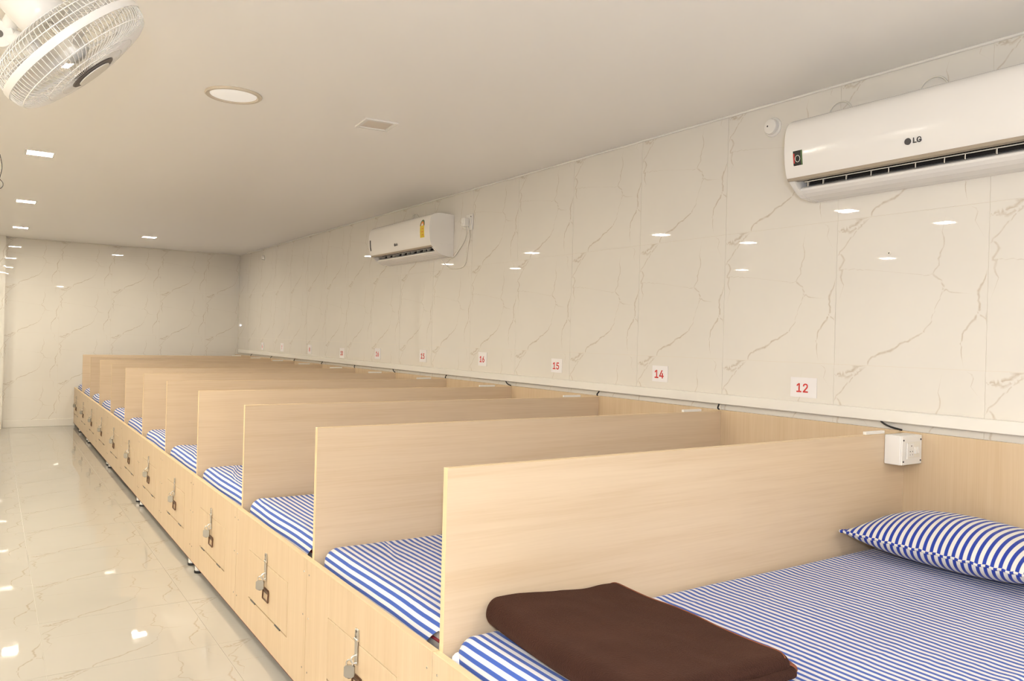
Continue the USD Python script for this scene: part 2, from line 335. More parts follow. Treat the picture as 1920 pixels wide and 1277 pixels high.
ORD = ['', 'first', 'second', 'third', 'fourth', 'fifth', 'sixth', 'seventh', 'eighth', 'ninth', 'tenth', 'eleventh', 'twelfth']
def berth_label(i):
    if i == 1: return 'nearest pale wooden berth, holding the brown blanket and striped pillow'
    if i == NB: return 'farthest pale wooden berth, against the far tiled wall'
    return f'{ORD[i]} pale wooden berth of the row, counting the one with the brown blanket as first'
def berth_y(i): return P0+(i-1)*PITCHB+.018
proto = {}
for i in range(1, NB+1):
    loc = (XF, berth_y(i), 0)
    if i == 1: build_berth(loc, berth_label(1), (.06, .80), True, True)
    elif i == NB:
        build_berth((XF, berth_y(i), 0), berth_label(i), (.06,), False, False, .805)
    else:
        k = i % 2
        if k in proto: copy_of(proto[k], loc, berth_label(i), 'row of wooden sleeping berths')
        else: proto[k] = build_berth(loc, berth_label(i), (.80,) if k == 0 else (.06,))

# padlocks
def build_padlock(loc, label):
    t = thing('padlock', label, 'padlock', loc, 0, 'padlocks on the berth hasps')
    prof = Polygon([(-.019, -.042), (-.011, -.049), (.011, -.049), (.019, -.042), (.019, -.010), (.012, -.004), (-.012, -.004), (-.019, -.010)])
    m = trimesh.creation.extrude_polygon(prof, .013, engine='earcut'); m.apply_translation([0, 0, -.0065])
    # body hangs in the plane of the staple's eye, turned outward from the door
    R = np.array([[-.80, 0, .60, 0], [.60, 0, .80, 0], [0, 1, 0, 0], [0, 0, 0, 1.]]); m.apply_transform(R); m.vertices *= .8
    b = obj('body', m, M_LOCK, t)
    a = np.linspace(0, np.pi, 13); U = np.array([-.80, .60, 0])
    pts = [U*-.011+np.array([0, 0, -.006])]+[U*(-.011*math.cos(x))+np.array([0, 0, .004+.011*math.sin(x)]) for x in a]+[U*.011+np.array([0, 0, -.006])]
    obj('shackle', tube(np.array(pts)*.8, .0024, 8), M_STEEL, t)
    obj('keyhole_plate', lathe([(0, 0), (.006, 0), (.006, .0015), (0, .0015)], frame((0, 0, -1), (0, 0, -.0392)), 14), M_DKSTEEL, b)
    return t
pk = None
for i in range(2, NB+1):
    loc = (XF-.040, berth_y(i)+.457, .304)
    lab = f'steel padlock hanging from the hasp of the {ORD[i]} berth, counted from the brown blanket' if i < NB else 'steel padlock on the farthest berth door by the far wall'
    pk = build_padlock(loc, lab) if pk is None else (copy_of(pk, loc, lab) and pk)

# ------------------------------------------------------------------ mattresses with fitted striped sheets
def rounded(a, L, r):
    """arc length a along a slab of length L with edges rounded by r -> (position, sin angle, drop)"""
    q = r*np.pi/2
    if a < 0:
        s = -a
        if s < q: th = s/r; return 0., -math.sin(th), math.cos(th), 0.
        return 0., -1., 0., s-q
    if a > L:
        s = a-L
        if s < q: th = s/r; return L, math.sin(th), math.cos(th), 0.
        return L, 1., 0., s-q
    return a, 0., 1., 0.
def build_mattress(i):
    y0, y1 = berth_y(i)+.010, berth_y(i)+(PITCHB if i < NB else .815)-.018-.004
    x0, x1 = XF+.020, XF+1.965
    if i == 1: y0 -= .006
    lift = i in (2, 3)
    lab = {1: 'thin mattress in blue and white striped sheet under the brown blanket', NB: 'striped mattress in the farthest berth at the far wall'}.get(
        i, f'blue and white striped mattress in the {ORD[i]} berth, counting the brown blanket one as first')
    t = thing('mattress', lab, 'mattress', (x0, y0, .420), 0, 'striped mattresses in the berths')
    W, D, T = x1-x0, y1-y0, ZMAT-.420
    r = .048; Li, Di = W-2*r, D-2*r; drop = T-r-.004
    q = r*np.pi/2
    na, nb = 110, 56
    A = np.r_[np.linspace(-q-drop, -q, 5)[:-1], np.linspace(-q, 0, 9)[:-1], np.linspace(0, Li, na), np.linspace(Li, Li+q, 6)[1:], np.linspace(Li+q, Li+q+drop, 3)[1:]]
    Bv = np.r_[np.linspace(-q-drop, -q, 4)[:-1], np.linspace(-q, 0, 7)[:-1], np.linspace(0, Di, nb), np.linspace(Di, Di+q, 7)[1:], np.linspace(Di+q, Di+q+drop, 4)[1:]]
    P, S = np.zeros((len(A), len(Bv), 3)), np.zeros((len(A), len(Bv)))
    for ia, a_ in enumerate(A):
        for ib, b in enumerate(Bv):
            yb, sb, cb, db = rounded(b, Di, r)
            a = a_
            if lift and a < 0:                                # the hem rides up at the near front corner
                a = a*(1-.86*np.clip((.17-(yb+r))/.15, 0, 1)**1.2)
            xa, sa, ca, da = rounded(a, Li, r)
            n = np.array([sa, sb, ca*cb]) if (ca*cb > 0 or sa or sb) else np.array([0, 0, 1.])
            n = n/np.linalg.norm(n)
            d = max(da, db)
            P[ia, ib] = (r+xa+n[0]*r, r+yb+n[1]*r, T-r+n[2]*r-d)
            S[ia, ib] = a
    # creases and an uneven fill
    g = np.stack([P[..., 0]*3.2, P[..., 1]*3.2, np.full(S.shape, i*3.7)], -1)
    f1 = meshkit.fbm(g, 3, seed=i)-.5
    g2 = np.stack([P[..., 0]*9+P[..., 1]*5, P[..., 1]*11-P[..., 0]*4, np.full(S.shape, i*1.9)], -1); f2 = meshkit.fbm(g2, 3, seed=i+40)
    ridge = np.clip(1-np.abs(f2-.5)*14, 0, 1)
    edge = np.clip(np.minimum.reduce([P[..., 0]/.10, (W-P[..., 0])/.1, P[..., 1]/.08, (D-P[..., 1])/.08]), 0, 1)
    sag = -.006*np.sin(np.pi*np.clip(P[..., 0]/W, 0, 1))
    front = np.exp(-(P[..., 0]/.5)**2)
    for c in range(3):                                        # a few long creases across the sheet
        xc = (.10+.13*c+.05*math.sin(i*2.1+c))+.10*np.sin(P[..., 1]*3.1+i+2*c)+.03*(f2-.5)
        w_ = edge*np.clip(1.15-c*.25, 0, 1)*(1. if i < 5 else .5); dx = (P[..., 0]-xc)
        P[..., 2] += w_*.0042*np.exp(-(dx/.010)**2)*np.clip(np.sin(P[..., 1]*4+i*1.3+c)+.4, 0, 1)
        S = S+w_*.0115*np.tanh(dx/.008)*np.exp(-(dx/.06)**2)*np.clip(np.sin(P[..., 1]*4+i*1.3+c)+.4, 0, 1)
    P[..., 2] += edge*(f1*.012+ridge*.0035*(.35+front)+sag)
    S = S+f1*.010+(ridge*.007)*front*edge+.002*np.sin(P[..., 1]*9+i)
    na_, nb_ = S.shape; idx = np.arange(na_*nb_).reshape(na_, nb_)
    F = np.stack([idx[:-1, :-1], idx[1:, :-1], idx[1:, 1:], idx[:-1, 1:]], -1).reshape(-1, 4)
    obj('sheet', (P.reshape(-1, 3), F), M_SHEET, t, smooth=True, attr={'stripe': S.ravel()+5}, label='blue and white striped sheet')
    if lift:
        obj('body', bx(.014, W-.02, .008, D-.02, .002, T-.012, .010), M_MATT, t, label='grey mattress ticking showing at the lifted corner')
        obj('piping', tube([(.30, .008, .068), (.03, .008, .068), (.017, .011, .068), (.0135, .020, .068), (.0135, .26, .066)], .0042, 8), M_PIPE, t, label='dark red piping around the mattress')
        obj('piping', tube([(.0145, .034, .010), (.0135, .034, .05), (.0135, .034, .098)], .0022, 8), M_PIPE, t, label='thin dark red seam at the mattress corner')
    if i == 1:
        k = np.random.default_rng(5); v = trimesh.creation.icosphere(3, .026); n = meshkit.fbm(v.vertices*70, 3, 2)
        v.vertices *= (1+.5*(n-.5))[:, None]; v.vertices *= [.8, .7, 1.1]; v.apply_translation([.012, D-.024, .050])
        obj('sheet_corner', v, M_PAPER, t, smooth=True, label='white bunched corner of the sheet')
    return t
for i in range(1, NB+1): build_mattress(i)

# ------------------------------------------------------------------ pillow
def build_pillow():
    cx, cy, W, L, T = 2.665, 1.300, .40, .64, .165
    t = thing('pillow', 'plump blue and white striped pillow at the wall end of the nearest berth', 'pillow', (cx, cy, ZMAT+.003), 0)
    n = 72; u = np.sin(np.linspace(-1, 1, n)*np.pi/2); v = np.sin(np.linspace(-1, 1, n)*np.pi/2)
    UU, VV_ = np.meshgrid(u, v, indexing='ij')
    k = (1-np.abs(UU)**2.3)*(1-np.abs(VV_)**2.6); prof = np.sign(k)*np.abs(k)**.62
    pin = 1-.07*(1-np.abs(VV_)**2)*0; px = UU*W/2*(1-.05*(1-VV_**2)*0)
    # edges bow inward between the pulled-out corners
    X = UU*W/2*(1-.05*(1-VV_**4)); Y = VV_*L/2*(1-.06*(1-UU**4))
    wr = meshkit.fbm(np.stack([X*9, Y*7, np.zeros_like(X)], -1), 3, 9)-.5
    seamz = .071+.004*np.abs(VV_)**3
    top = seamz+prof*(T-.071)+wr*.012*prof; bot = seamz*(1-prof**.8)
    V_ = np.vstack([np.stack([X, Y, top], -1).reshape(-1, 3), np.stack([X, Y, bot], -1).reshape(-1, 3)])
    idx = np.arange(n*n).reshape(n, n); q = np.stack([idx[:-1, :-1], idx[1:, :-1], idx[1:, 1:], idx[:-1, 1:]], -1).reshape(-1, 4)
    S = np.r_[(Y+.006*wr).ravel(), Y.ravel()+.004]
    obj('case', (V_, np.vstack([q, q[:, ::-1]+n*n])), M_PILLOW, t, smooth=True, attr={'stripe': S+3}, label='striped pillow case')
    ring = np.vstack([np.c_[X[0], Y[0], seamz[0]], np.c_[X[1:, -1], Y[1:, -1], seamz[1:, -1]], np.c_[X[-1, ::-1][1:], Y[-1, ::-1][1:], seamz[-1, ::-1][1:]], np.c_[X[::-1, 0][1:], Y[::-1, 0][1:], seamz[::-1, 0][1:]]])
    keep = np.r_[True, np.linalg.norm(np.diff(ring, axis=0), axis=1) > .0005]; ring = ring[keep]
    ring[:, 2] += .0022*np.sin(np.arange(len(ring))*1.7)
    tb = tube(ring, .0042, 8, False)
    obj('seam', tb, M_PILLOW, t, smooth=True, attr={'stripe': np.repeat(ring[:, 1]+.011, 8)+3}, label='puckered side seam')
build_pillow()

# ------------------------------------------------------------------ folded blanket
def build_blanket():
    t = thing('blanket', 'folded dark brown fleece blanket lying across the foot of the nearest berth', 'blanket', (0, 0, 0))
    def slab(x0, x1, y0, y1, z0, T, rf, rb, rn, rfar, seed, nu=70, nv=96, back_h=.28):
        # p runs from the front fold to the back edge, q from the partition to the near end
        ps = np.r_[rf*(1-np.cos(np.linspace(0, np.pi/2, 12)))[:-1], np.linspace(rf, (x1-x0)-rb, nu-22), (x1-x0)-rb+rb*np.sin(np.linspace(0, np.pi/2, 11))]
        Lq = y0-y1
        qs = np.r_[rfar*(1-np.cos(np.linspace(0, np.pi/2, 8)))[:-1], np.linspace(rfar, Lq-rn, nv-19), Lq-rn+rn*np.sin(np.linspace(0, np.pi/2, 12))]
        Lp = x1-x0
        Pp, Qq = np.meshgrid(ps, qs, indexing='ij')
        rnd = lambda d, r, b=0.: b+(1-b)*np.sqrt(np.clip(1-(1-np.clip(d/r, 0, 1))**2, 0, 1))
        e = np.minimum(rnd(Pp, rf), 1)*rnd(Lp-Pp, rb, back_h)*rnd(Lq-Qq, rn)*rnd(Qq, rfar, .35)
        # rounded corners in plan
        def inset(d, r): return r*(1-np.sqrt(np.clip(1-(1-np.clip(d/r, 0, 1))**2, 0, 1)))
        c1 = inset(Lq-Qq, .055); c2 = inset(Qq, .03)
        f = Pp/Lp
        lean = -.030*np.sin(np.pi*np.clip(Qq/Lq, 0, 1)*.75)
        X = x0+lean*(1-f)+(c1*.8+c2)*(1-f)+(Lp-(c1*.8+c2)*0)*f-c1*.6*f-c2*.8*f+.006*np.sin(Qq*9)*f
        Y = y0-Qq
        g = meshkit.fbm(np.stack([X*4.5, Y*4, np.full_like(X, seed)], -1), 3, seed)-.5
        g2 = meshkit.fbm(np.stack([X*15, Y*8, np.full_like(X, seed)], -1), 2, seed+5)-.5
        Tl = T*(1.06-.30*f**1.3)
        up = z0+Tl/2+Tl/2*e+(g*.020+g2*.005)*np.clip(e, 0, 1)*np.clip(1.2-e*.2, 0, 1)
        dn = z0+Tl/2-Tl/2*e
        up = np.maximum(up, dn)
        n0, n1 = X.shape; idx = np.arange(n0*n1).reshape(n0, n1); N = n0*n1
        q = np.stack([idx[:-1, :-1], idx[:-1, 1:], idx[1:, 1:], idx[1:, :-1]], -1).reshape(-1, 4)
        rim = np.r_[idx[0, :], idx[1:, -1], idx[-1, ::-1][1:], idx[::-1, 0][1:]]
        sd = np.stack([rim[:-1], rim[:-1]+N, rim[1:]+N, rim[1:]], -1)
        V = np.vstack([np.stack([X, Y, up], -1).reshape(-1, 3), np.stack([X, Y, dn], -1).reshape(-1, 3)])
        return V, np.vstack([q, q[:, ::-1]+N, sd]), np.stack([X, Y, up], -1), dn
    z0 = ZMAT+.007
    v1, f1, _, _ = slab(1.10, 1.466, 1.50, 1.034, z0, .026, .013, .012, .014, .012, 4)
    obj('lower_fold', (v1, f1), M_BLANKET, t, smooth=True)
    v2, f2, top, dn = slab(1.022, 1.458, 1.638, 1.046, z0, .060, .036, .022, .032, .018, 11)
    keep = v2.copy(); near = np.clip((1.12-keep[:, 1])/.08, 0, 1); n_ = len(keep)//2
    keep[n_:, 2] = np.minimum(keep[n_:, 2]+near[n_:]*.024, keep[:n_, 2])
    obj('upper_fold', (keep, f2), M_BLANKET, t, smooth=True)
    hem = top[-1]; bot = dn[-1]
    zc = (hem[:, 2]+bot)/2; m = slice(3, -6)
    band = tube(np.c_[hem[m, 0]+.010, hem[m, 1], np.full(len(hem[m]), z0+.0110)], .0120, 10)
    obj('hem', band, M_HEM, t, smooth=True, label='rust brown stitched hem along the back edge')
    st = top[-9]; obj('stitching', tube(np.c_[st[m, 0], st[m, 1], st[m, 2]+.0006], .0016, 6), M_HEM, t, smooth=True, label='lighter stitch line inside the hem')
build_blanket()

# ------------------------------------------------------------------ switch box in the corner above the pillow
t = thing('switch_box', 'white surface switch box at the top of the nearest partition, in the wall corner', 'switch box', (2.762, 1.6435, .826))
obj('body', bx(0, .1345, -.062, 0, 0, .108, .003), M_WHITE, t)
pl = obj('cover_plate', bx(.001, .1335, -.068, -.0622, .001, .107, .002), M_WHITE, t)
for x in (.010, .124):
    for z in (.014, .092):
        obj('screw', cyl((x, -.0675, z), (x, -.0700, z), .0032, 12), M_INK, pl)
obj('module_frame', bx(.028, .118, -.0698, -.0682, .026, .084, .0006), M_CREAM, t)
obj('light_bar', bx(.026, .036, -.074, -.0699, .022, .082, .001), M_WHITE, t)
so = obj('socket', bx(.042, .074, -.0712, -.0699, .030, .080, .0005), M_WHITE, t)
for x, z, r in ((.058, .070, .0026), (.050, .050, .0022), (.066, .050, .0022), (.050, .038, .0018), (.066, .038, .0018)):
    obj('socket_hole', cyl((x, -.0708, z), (x, -.0715, z), r, 10), M_INK, so)
for x in (.080, .096):
    s_ = obj('rocker_switch', hull([(x, -.0699, .040), (x+.013, -.0699, .040), (x, -.0699, .066), (x+.013, -.0699, .066), (x+.001, -.0765, .042), (x+.012, -.0765, .042), (x+.001, -.0715, .064), (x+.012, -.0715, .064)]), M_WHITE, t)

# ------------------------------------------------------------------ cables from the trunking down to each partition
for i in range(1, NB):
    y = P0+i*PITCHB
    dy = [0, .11, .03, .02, .10, .03, .09, .05, .03, .03, .02, .02][i]
    pts = spline([(XW-.018, y+dy, .970), (XW-.026, y+dy*.8, .958), (XW-.034, y+dy*.35+.01, .948), (XW-.0365, y+.010, .9425)], 12)
    o = obj('cable', tube(pts, .0038, 8), M_BLACK, smooth=True)
    tag(o, f'short black cable from the wall trunking to the {ORD[i]} partition, counted from the camera', 'cable', 'short cables under the trunking')

# ------------------------------------------------------------------ number sheets
SIGNS = [('12', 2.118, 1.074, .131, .086), ('14', 2.992, 1.089, .114, .084), ('15', 3.897, 1.094, .112, .086), ('16', 4.780, 1.104, .116, .098), ('15', 5.707, 1.097, .122, .100),
         ('16', 6.606, 1.088, .125, .098), ('10', 7.477, 1.070, .125, .100), ('8', 8.434, 1.084, .125, .100), ('7', 9.425, 1.083, .125, .104), ('6', 10.250, 1.080, .11, .095)]
for k, (txt, y, z, w, h) in enumerate(SIGNS):
    pos = ['nearest, above the switch box', 'second from the camera', 'third from the camera', 'fourth from the camera', 'fifth from the camera', 'sixth from the camera', 'seventh from the camera', 'eighth from the camera', 'ninth from the camera', 'farthest, near the wall corner'][k]
    t = thing('number_sheet', f'white paper with red number {txt} on the tiled wall, {pos}', 'sign', (XW-.0012, y, z), 0, 'berth number papers')
    obj('paper', bx(-.0006, 0.0006, -w/2, w/2, -h/2, h/2), M_PAPER, t)
    hh = .041 if k else .037
    m = meshkit.text_mesh(txt, hh, .0004, True); c = m.bounds.mean(0); m.apply_translation([-c[0], -c[1], 0])
    R = np.array([[0, 0, -1, -.0007], [-1, 0, 0, .006], [0, 1, 0, -.002], [0, 0, 0, 1.]]); m.apply_transform(R)
    obj('number', m, M_RED, t, label='red printed number')

# ------------------------------------------------------------------ air conditioners
AC_PROF = [(.0, 2.193), (.06, 2.196), (.115, 2.197), (.150, 2.193), (.178, 2.183), (.198, 2.165), (.209, 2.135), (.214, 2.09), (.213, 2.04), (.207, 1.995), (.199, 1.962), (.192, 1.945)]
def build_ac(name_label, y_far, L, display, sticker):
    t = thing('air_conditioner', name_label, 'air conditioner', (XW, y_far, 0), 0, None)
    def slab(poly, ya, yb):
        m = trimesh.creation.extrude_polygon(poly, yb-ya, engine='earcut')     # (d, z) -> x = -d, y, z
        M = np.array([[-1, 0, 0, 0], [0, 0, 1, ya], [0, 1, 0, 0], [0, 0, 0, 1.]]); m.apply_transform(M); m.fix_normals(); return m
    smooth_prof = spline(AC_PROF, 46)
    def d_at(z):
        k = smooth_prof[:, 0] > .17; q = smooth_prof[k][::-1]; return float(np.interp(z, q[:, 1], q[:, 0]))
    inner = [(.165, 1.958), (.0, 1.958)]
    # body: end caps bulge a little, so the sides are lofted with a rounded rim
    def loft(prof, ys, shr):
        c = np.array([.09, 2.05]); V, F = [], []; n = len(prof)
        for y, s in zip(ys, shr):
            for p in prof: q = c+(np.array(p)-c)*s; V.append((-max(q[0], 0), y, q[1]))
        for a in range(len(ys)-1):
            for b in range(n):
                b2 = (b+1) % n; F += [[a*n+b, a*n+b2, (a+1)*n+b2, (a+1)*n+b]]
        F = np.array(F); V = np.array(V)
        T = [trimesh.Trimesh(V, np.vstack([F[:, [0, 1, 2]], F[:, [0, 2, 3]]]), process=False)]
        vt, ft = trimesh.creation.triangulate_polygon(Polygon(prof), engine='earcut')
        for y, s in ((ys[0], shr[0]), (ys[-1], shr[-1])):
            q = c+(np.asarray(vt)-c)*s; T.append(trimesh.Trimesh(np.c_[-np.maximum(q[:, 0], 0), np.full(len(q), y), q[:, 1]], ft, process=False))
        m = cat(*T); m.merge_vertices(); m.fix_normals(); return m
    upper = [tuple(p) for p in smooth_prof]+[(.186, 1.936), (.160, 1.936), (.120, 1.962), (0, 1.962)]
    lowp = [(.086, 1.930), (.124, 1.9135), (.133, 1.908), (.132, 1.900), (.119, 1.889), (.095, 1.879), (.05, 1.873), (0, 1.871)]
    body = obj('rear_body', slab(Polygon([(0, 2.18), (.09, 2.18), (.09, 1.964), (.082, 1.964)]+lowp), -L+.014, -.014), M_ACW, t)
    obj('front_cover', loft(upper, [-L, -L+.006, -.006, 0], [.985, 1., 1., .985]), M_ACW, t, smooth=28)
    for a, b in ((-L, -L+.026), (-.026, 0)):
        obj('end_cap', loft([(0, 1.99), (.150, 1.99), (.184, 1.942), (.170, 1.928), (.150, 1.910), (.134, 1.898), (.119, 1.887), (.095, 1.877), (.05, 1.871), (0, 1.869)], [a+(.002 if a < -.1 else 0), b-(.002 if b == 0 else 0)], [1, 1]), M_ACW, t)
    obj('lip_strip', slab(Polygon([(.1925, 1.9455), (.1865, 1.9350), (.158, 1.9350), (.158, 1.939), (.186, 1.9385), (.191, 1.9462)]), -L+.003, -.003), M_GREYB, t, label='beige shaded lower lip')
    obj('outlet_throat', slab(Polygon([(.0862, 1.9305), (.0862, 1.9618), (.1195, 1.9618), (.158, 1.9358), (.155, 1.9352), (.118, 1.9590), (.090, 1.9590), (.090, 1.9290)]), -L+.026, -.026), M_DARK, t, label='dark air outlet')
    obj('lower_flap', slab(Polygon([(.1335, 1.9085), (.1265, 1.9145), (.124, 1.9135), (.1332, 1.9055), (.1325, 1.9)]), -L+.03, -.03), M_ACW, t)
    n = 12
    for k in range(n):
        y = -L+.055+(L-.11)*k/(n-1)+(.010 if k % 3 == 1 else -.012 if k % 3 == 2 else 0)
        tw = .022
        obj('louver', hull([(-.142, y-.0017, 1.9335), (-.142, y+.0017, 1.9335), (-.142, y-.0017, 1.9125), (-.142, y+.0017, 1.9125), (-.100, y+tw-.0017, 1.944), (-.100, y+tw+.0017, 1.944), (-.104, y+tw-.0017, 1.926), (-.104, y+tw+.0017, 1.926)]), M_CREAM, t)
    obj('louver_rod', cyl((-.139, -L+.05, 1.9335), (-.139, -.05, 1.9335), .0022, 8), M_CREAM, t)
    def strip(ys, pz, wy, off, mt, nm, lab, par=None):
        P = []
        for z in pz: P += [(-d_at(z)-off, ys-wy/2, z), (-d_at(z)-off, ys+wy/2, z)]
        n_ = len(pz); F = [[2*k, 2*k+1, 2*k+3, 2*k+2] for k in range(n_-1)]; v = np.array(P)
        v = np.vstack([v, v+[.003, 0, 0]]); N = 2*n_; F2 = [[a+N for a in f[::-1]] for f in F]
        rim = [2*k for k in range(n_)]+[2*k+1 for k in range(n_-1, -1, -1)]
        sd = [[rim[k], rim[(k+1) % len(rim)], rim[(k+1) % len(rim)]+N, rim[k]+N] for k in range(len(rim))]
        mm = trimesh.Trimesh(*meshkit.arrays((v, np.array(F+F2+sd)))[:2], process=False); mm.fix_normals()
        return obj(nm, mm, mt, t if par is None else par, label=lab)
    y, z0, z1, w = display
    zz = np.linspace(z0, z1, 7)
    dp = strip(y, zz, w, .0014, M_BLACK, 'display_panel', 'small dark display panel')
    if w > .03:
        zc = z0*.5+z1*.5-.003; ring = [(-d_at(zc+.013*math.sin(a))-.0022, y+.011*math.cos(a), zc+.013*math.sin(a)) for a in np.linspace(0, 2*np.pi, 25)]
        obj('display_ring', tube(ring, .0013, 6), M_CREAM, dp, label='pale ring on the display')
        strip(y+w/2-.004, zz[1:-1], .005, .0018, M_RED, 'display_edge', 'red side of the display', dp)
        strip(y-w/2+.003, zz, .006, .0018, M_GRN, 'display_edge', 'green side of the display', dp)
    # maker's mark: disc and letters
    yl, zl, sc = -L/2+.02, 1.997, 1.0
    dz = d_at(zl)
    disc = cyl((-dz+.006, yl+.020, zl), (-dz-.0032, yl+.020, zl), .0120, 24); obj('logo_disc', disc, M_INK, t, label='round dark mark')
    m = meshkit.text_mesh('LG', .018, .004, True); R = np.array([[0, 0, -1, -dz+.001], [-1, 0, 0, yl+.002], [0, 1, 0, zl-.009], [0, 0, 0, 1.]]); m.apply_transform(R)
    obj('logo_letters', m, M_INK, t, label='dark grey letters')
    if sticker:
        ys, z0, z1, w = sticker
        st = strip(ys, np.linspace(z0, z0+(z1-z0)*.62, 5), w, .0008, M_YEL, 'energy_label', 'yellow energy label')
        zc = z0+(z1-z0)*.62
        def half(rad, mt, nm, lab, off):
            a = np.linspace(0, np.pi, 13); P = [(-d_at(zc+rad*math.sin(x)*1.25)-off, ys+rad*math.cos(x), zc+rad*math.sin(x)*1.25) for x in a]+[(-d_at(zc)-off, ys, zc)]
            P = np.array(P); obj(nm, hull(np.vstack([P, P+[.003, 0, 0]])), mt, t, label=lab)
        half(w*.56, M_GRN, 'label_arc', 'dark green arc of the energy label', .0006); half(w*.40, M_ORG, 'label_arc', 'orange inner arc of the energy label', .0012)
        half(w*.22, M_PAPER, 'label_arc', 'pale centre of the energy label', .0018)
        for k in range(3):
            zz = z0+(.12+.16*k)*(z1-z0); obj('label_mark', bx(-d_at(zz)-.0016, -d_at(zz)+.001, ys-w*.28, ys+w*(.05+.12*(k % 2)), zz, zz+.007), M_ORG, t, label='orange printed mark')
    return t
build_ac('large white split air conditioner high on the wall at upper right', 2.088, 1.13, (-.066, 1.990, 2.049, .042), None)
build_ac('smaller looking white split air conditioner farther along the wall, with yellow energy label', 6.385, 1.137, (-.042, 1.985, 2.075, .020), (-1.022, 2.010, 2.155, .068))
for y, lab in ((1.975, 'round plastic pipe sleeve ring on the wall above the nearer air conditioner, left one'), (1.585, 'round plastic pipe sleeve ring on the wall above the nearer air conditioner, right one'), (5.904, 'round plastic pipe sleeve ring on the wall above the farther air conditioner')):
    a = np.linspace(0, 2*np.pi, 33)
    o = obj('pipe_sleeve', tube([(XW-.003, y+.055*math.cos(x), 2.222+.055*math.sin(x)) for x in a], .0035, 6, False), M_CREAM, smooth=True); tag(o, lab, 'pipe cover', 'pipe sleeve rings')

# ------------------------------------------------------------------ small things on the wall
t = thing('junction_cover', 'round white junction cover on the wall beside the nearer air conditioner', 'junction cover', (XW, 2.313, 2.242))
Mx = frame((-1, 0, 0)); obj('base_ring', lathe([(0, 0), (.044, 0), (.044, .004), (.041, .007), (0, .007)], Mx, 40), M_WHITE, t, 30)
obj('cap', lathe([(0, .007), (.034, .007), (.0345, .020), (.032, .025), (.02, .028), (0, .0285)], Mx, 40), M_WHITE, t, 30)
obj('hole', cyl((-.0278, .010, .002), (-.0290, .010, .002), .0042, 12), M_INK, t)
t = thing('junction_cover', 'tiny white cap high on the wall near the far corner', 'junction cover', (XW, 10.283, 2.233))
obj('base_ring', lathe([(0, 0), (.040, 0), (.040, .006), (0, .006)], Mx, 24), M_WHITE, t); obj('cap', lathe([(0, .006), (.028, .006), (.026, .030), (0, .032)], Mx, 24), M_WHITE, t)
t = thing('wall_plug', 'tiny grey wall plug in a tile below the nearer air conditioner', 'wall plug', (XW, 1.746, 1.627))
obj('collar', lathe([(.0030, 0), (.0075, 0), (.0068, .0025), (.0030, .003), (.0030, 0)], Mx, 18), M_CREAM, t); obj('hole', lathe([(0, 0), (.0032, 0), (.0032, .0012), (0, .0012)], Mx, 14), M_INK, t)
t = thing('power_socket', 'white power socket with plug on the wall to the right of the farther air conditioner', 'socket', (XW, 5.003, 2.108))
obj('plate', bx(-.012, 0, -.044, .044, -.060, .060, .004), M_WHITE, t)
obj('plug', cat(bx(-.060, -.012, -.010, .034, -.034, .030, .006), bx(-.066, -.058, .000, .024, -.022, .020, .004)), M_WHITE, t)
obj('rocker_switch', bx(-.018, -.012, -.034, -.020, -.020, .020, .002), M_WHITE, t); obj('indicator', cyl((-.012, -.027, .040), (-.0145, -.027, .040), .004, 10), M_INK, t)
c1 = spline([(XW-.040, 5.010, 2.076), (XW-.022, 5.020, 2.03), (XW-.008, 5.09, 1.96), (XW-.006, 5.16, 1.91), (XW-.006, 5.235, 1.868), (XW-.02, 5.31, 1.862)], 40)
o = obj('cord', tube(c1, .0042, 8), M_CREAM, smooth=True); tag(o, 'pale power cord curving from the wall socket down to the farther air conditioner', 'cord')
c2 = spline([(XW-.030, 4.998, 2.078), (XW-.008, 5.0, 2.0), (XW-.005, 5.03, 1.90), (XW-.005, 5.06, 1.80), (XW-.008, 5.17, 1.775), (XW-.006, 5.33, 1.80), (XW-.020, 5.40, 1.862)], 50)
o = obj('cord', tube(c2, .0036, 8), M_CREAM, smooth=True); tag(o, 'thin pale cord hanging in a low loop under the farther air conditioner socket', 'cord')

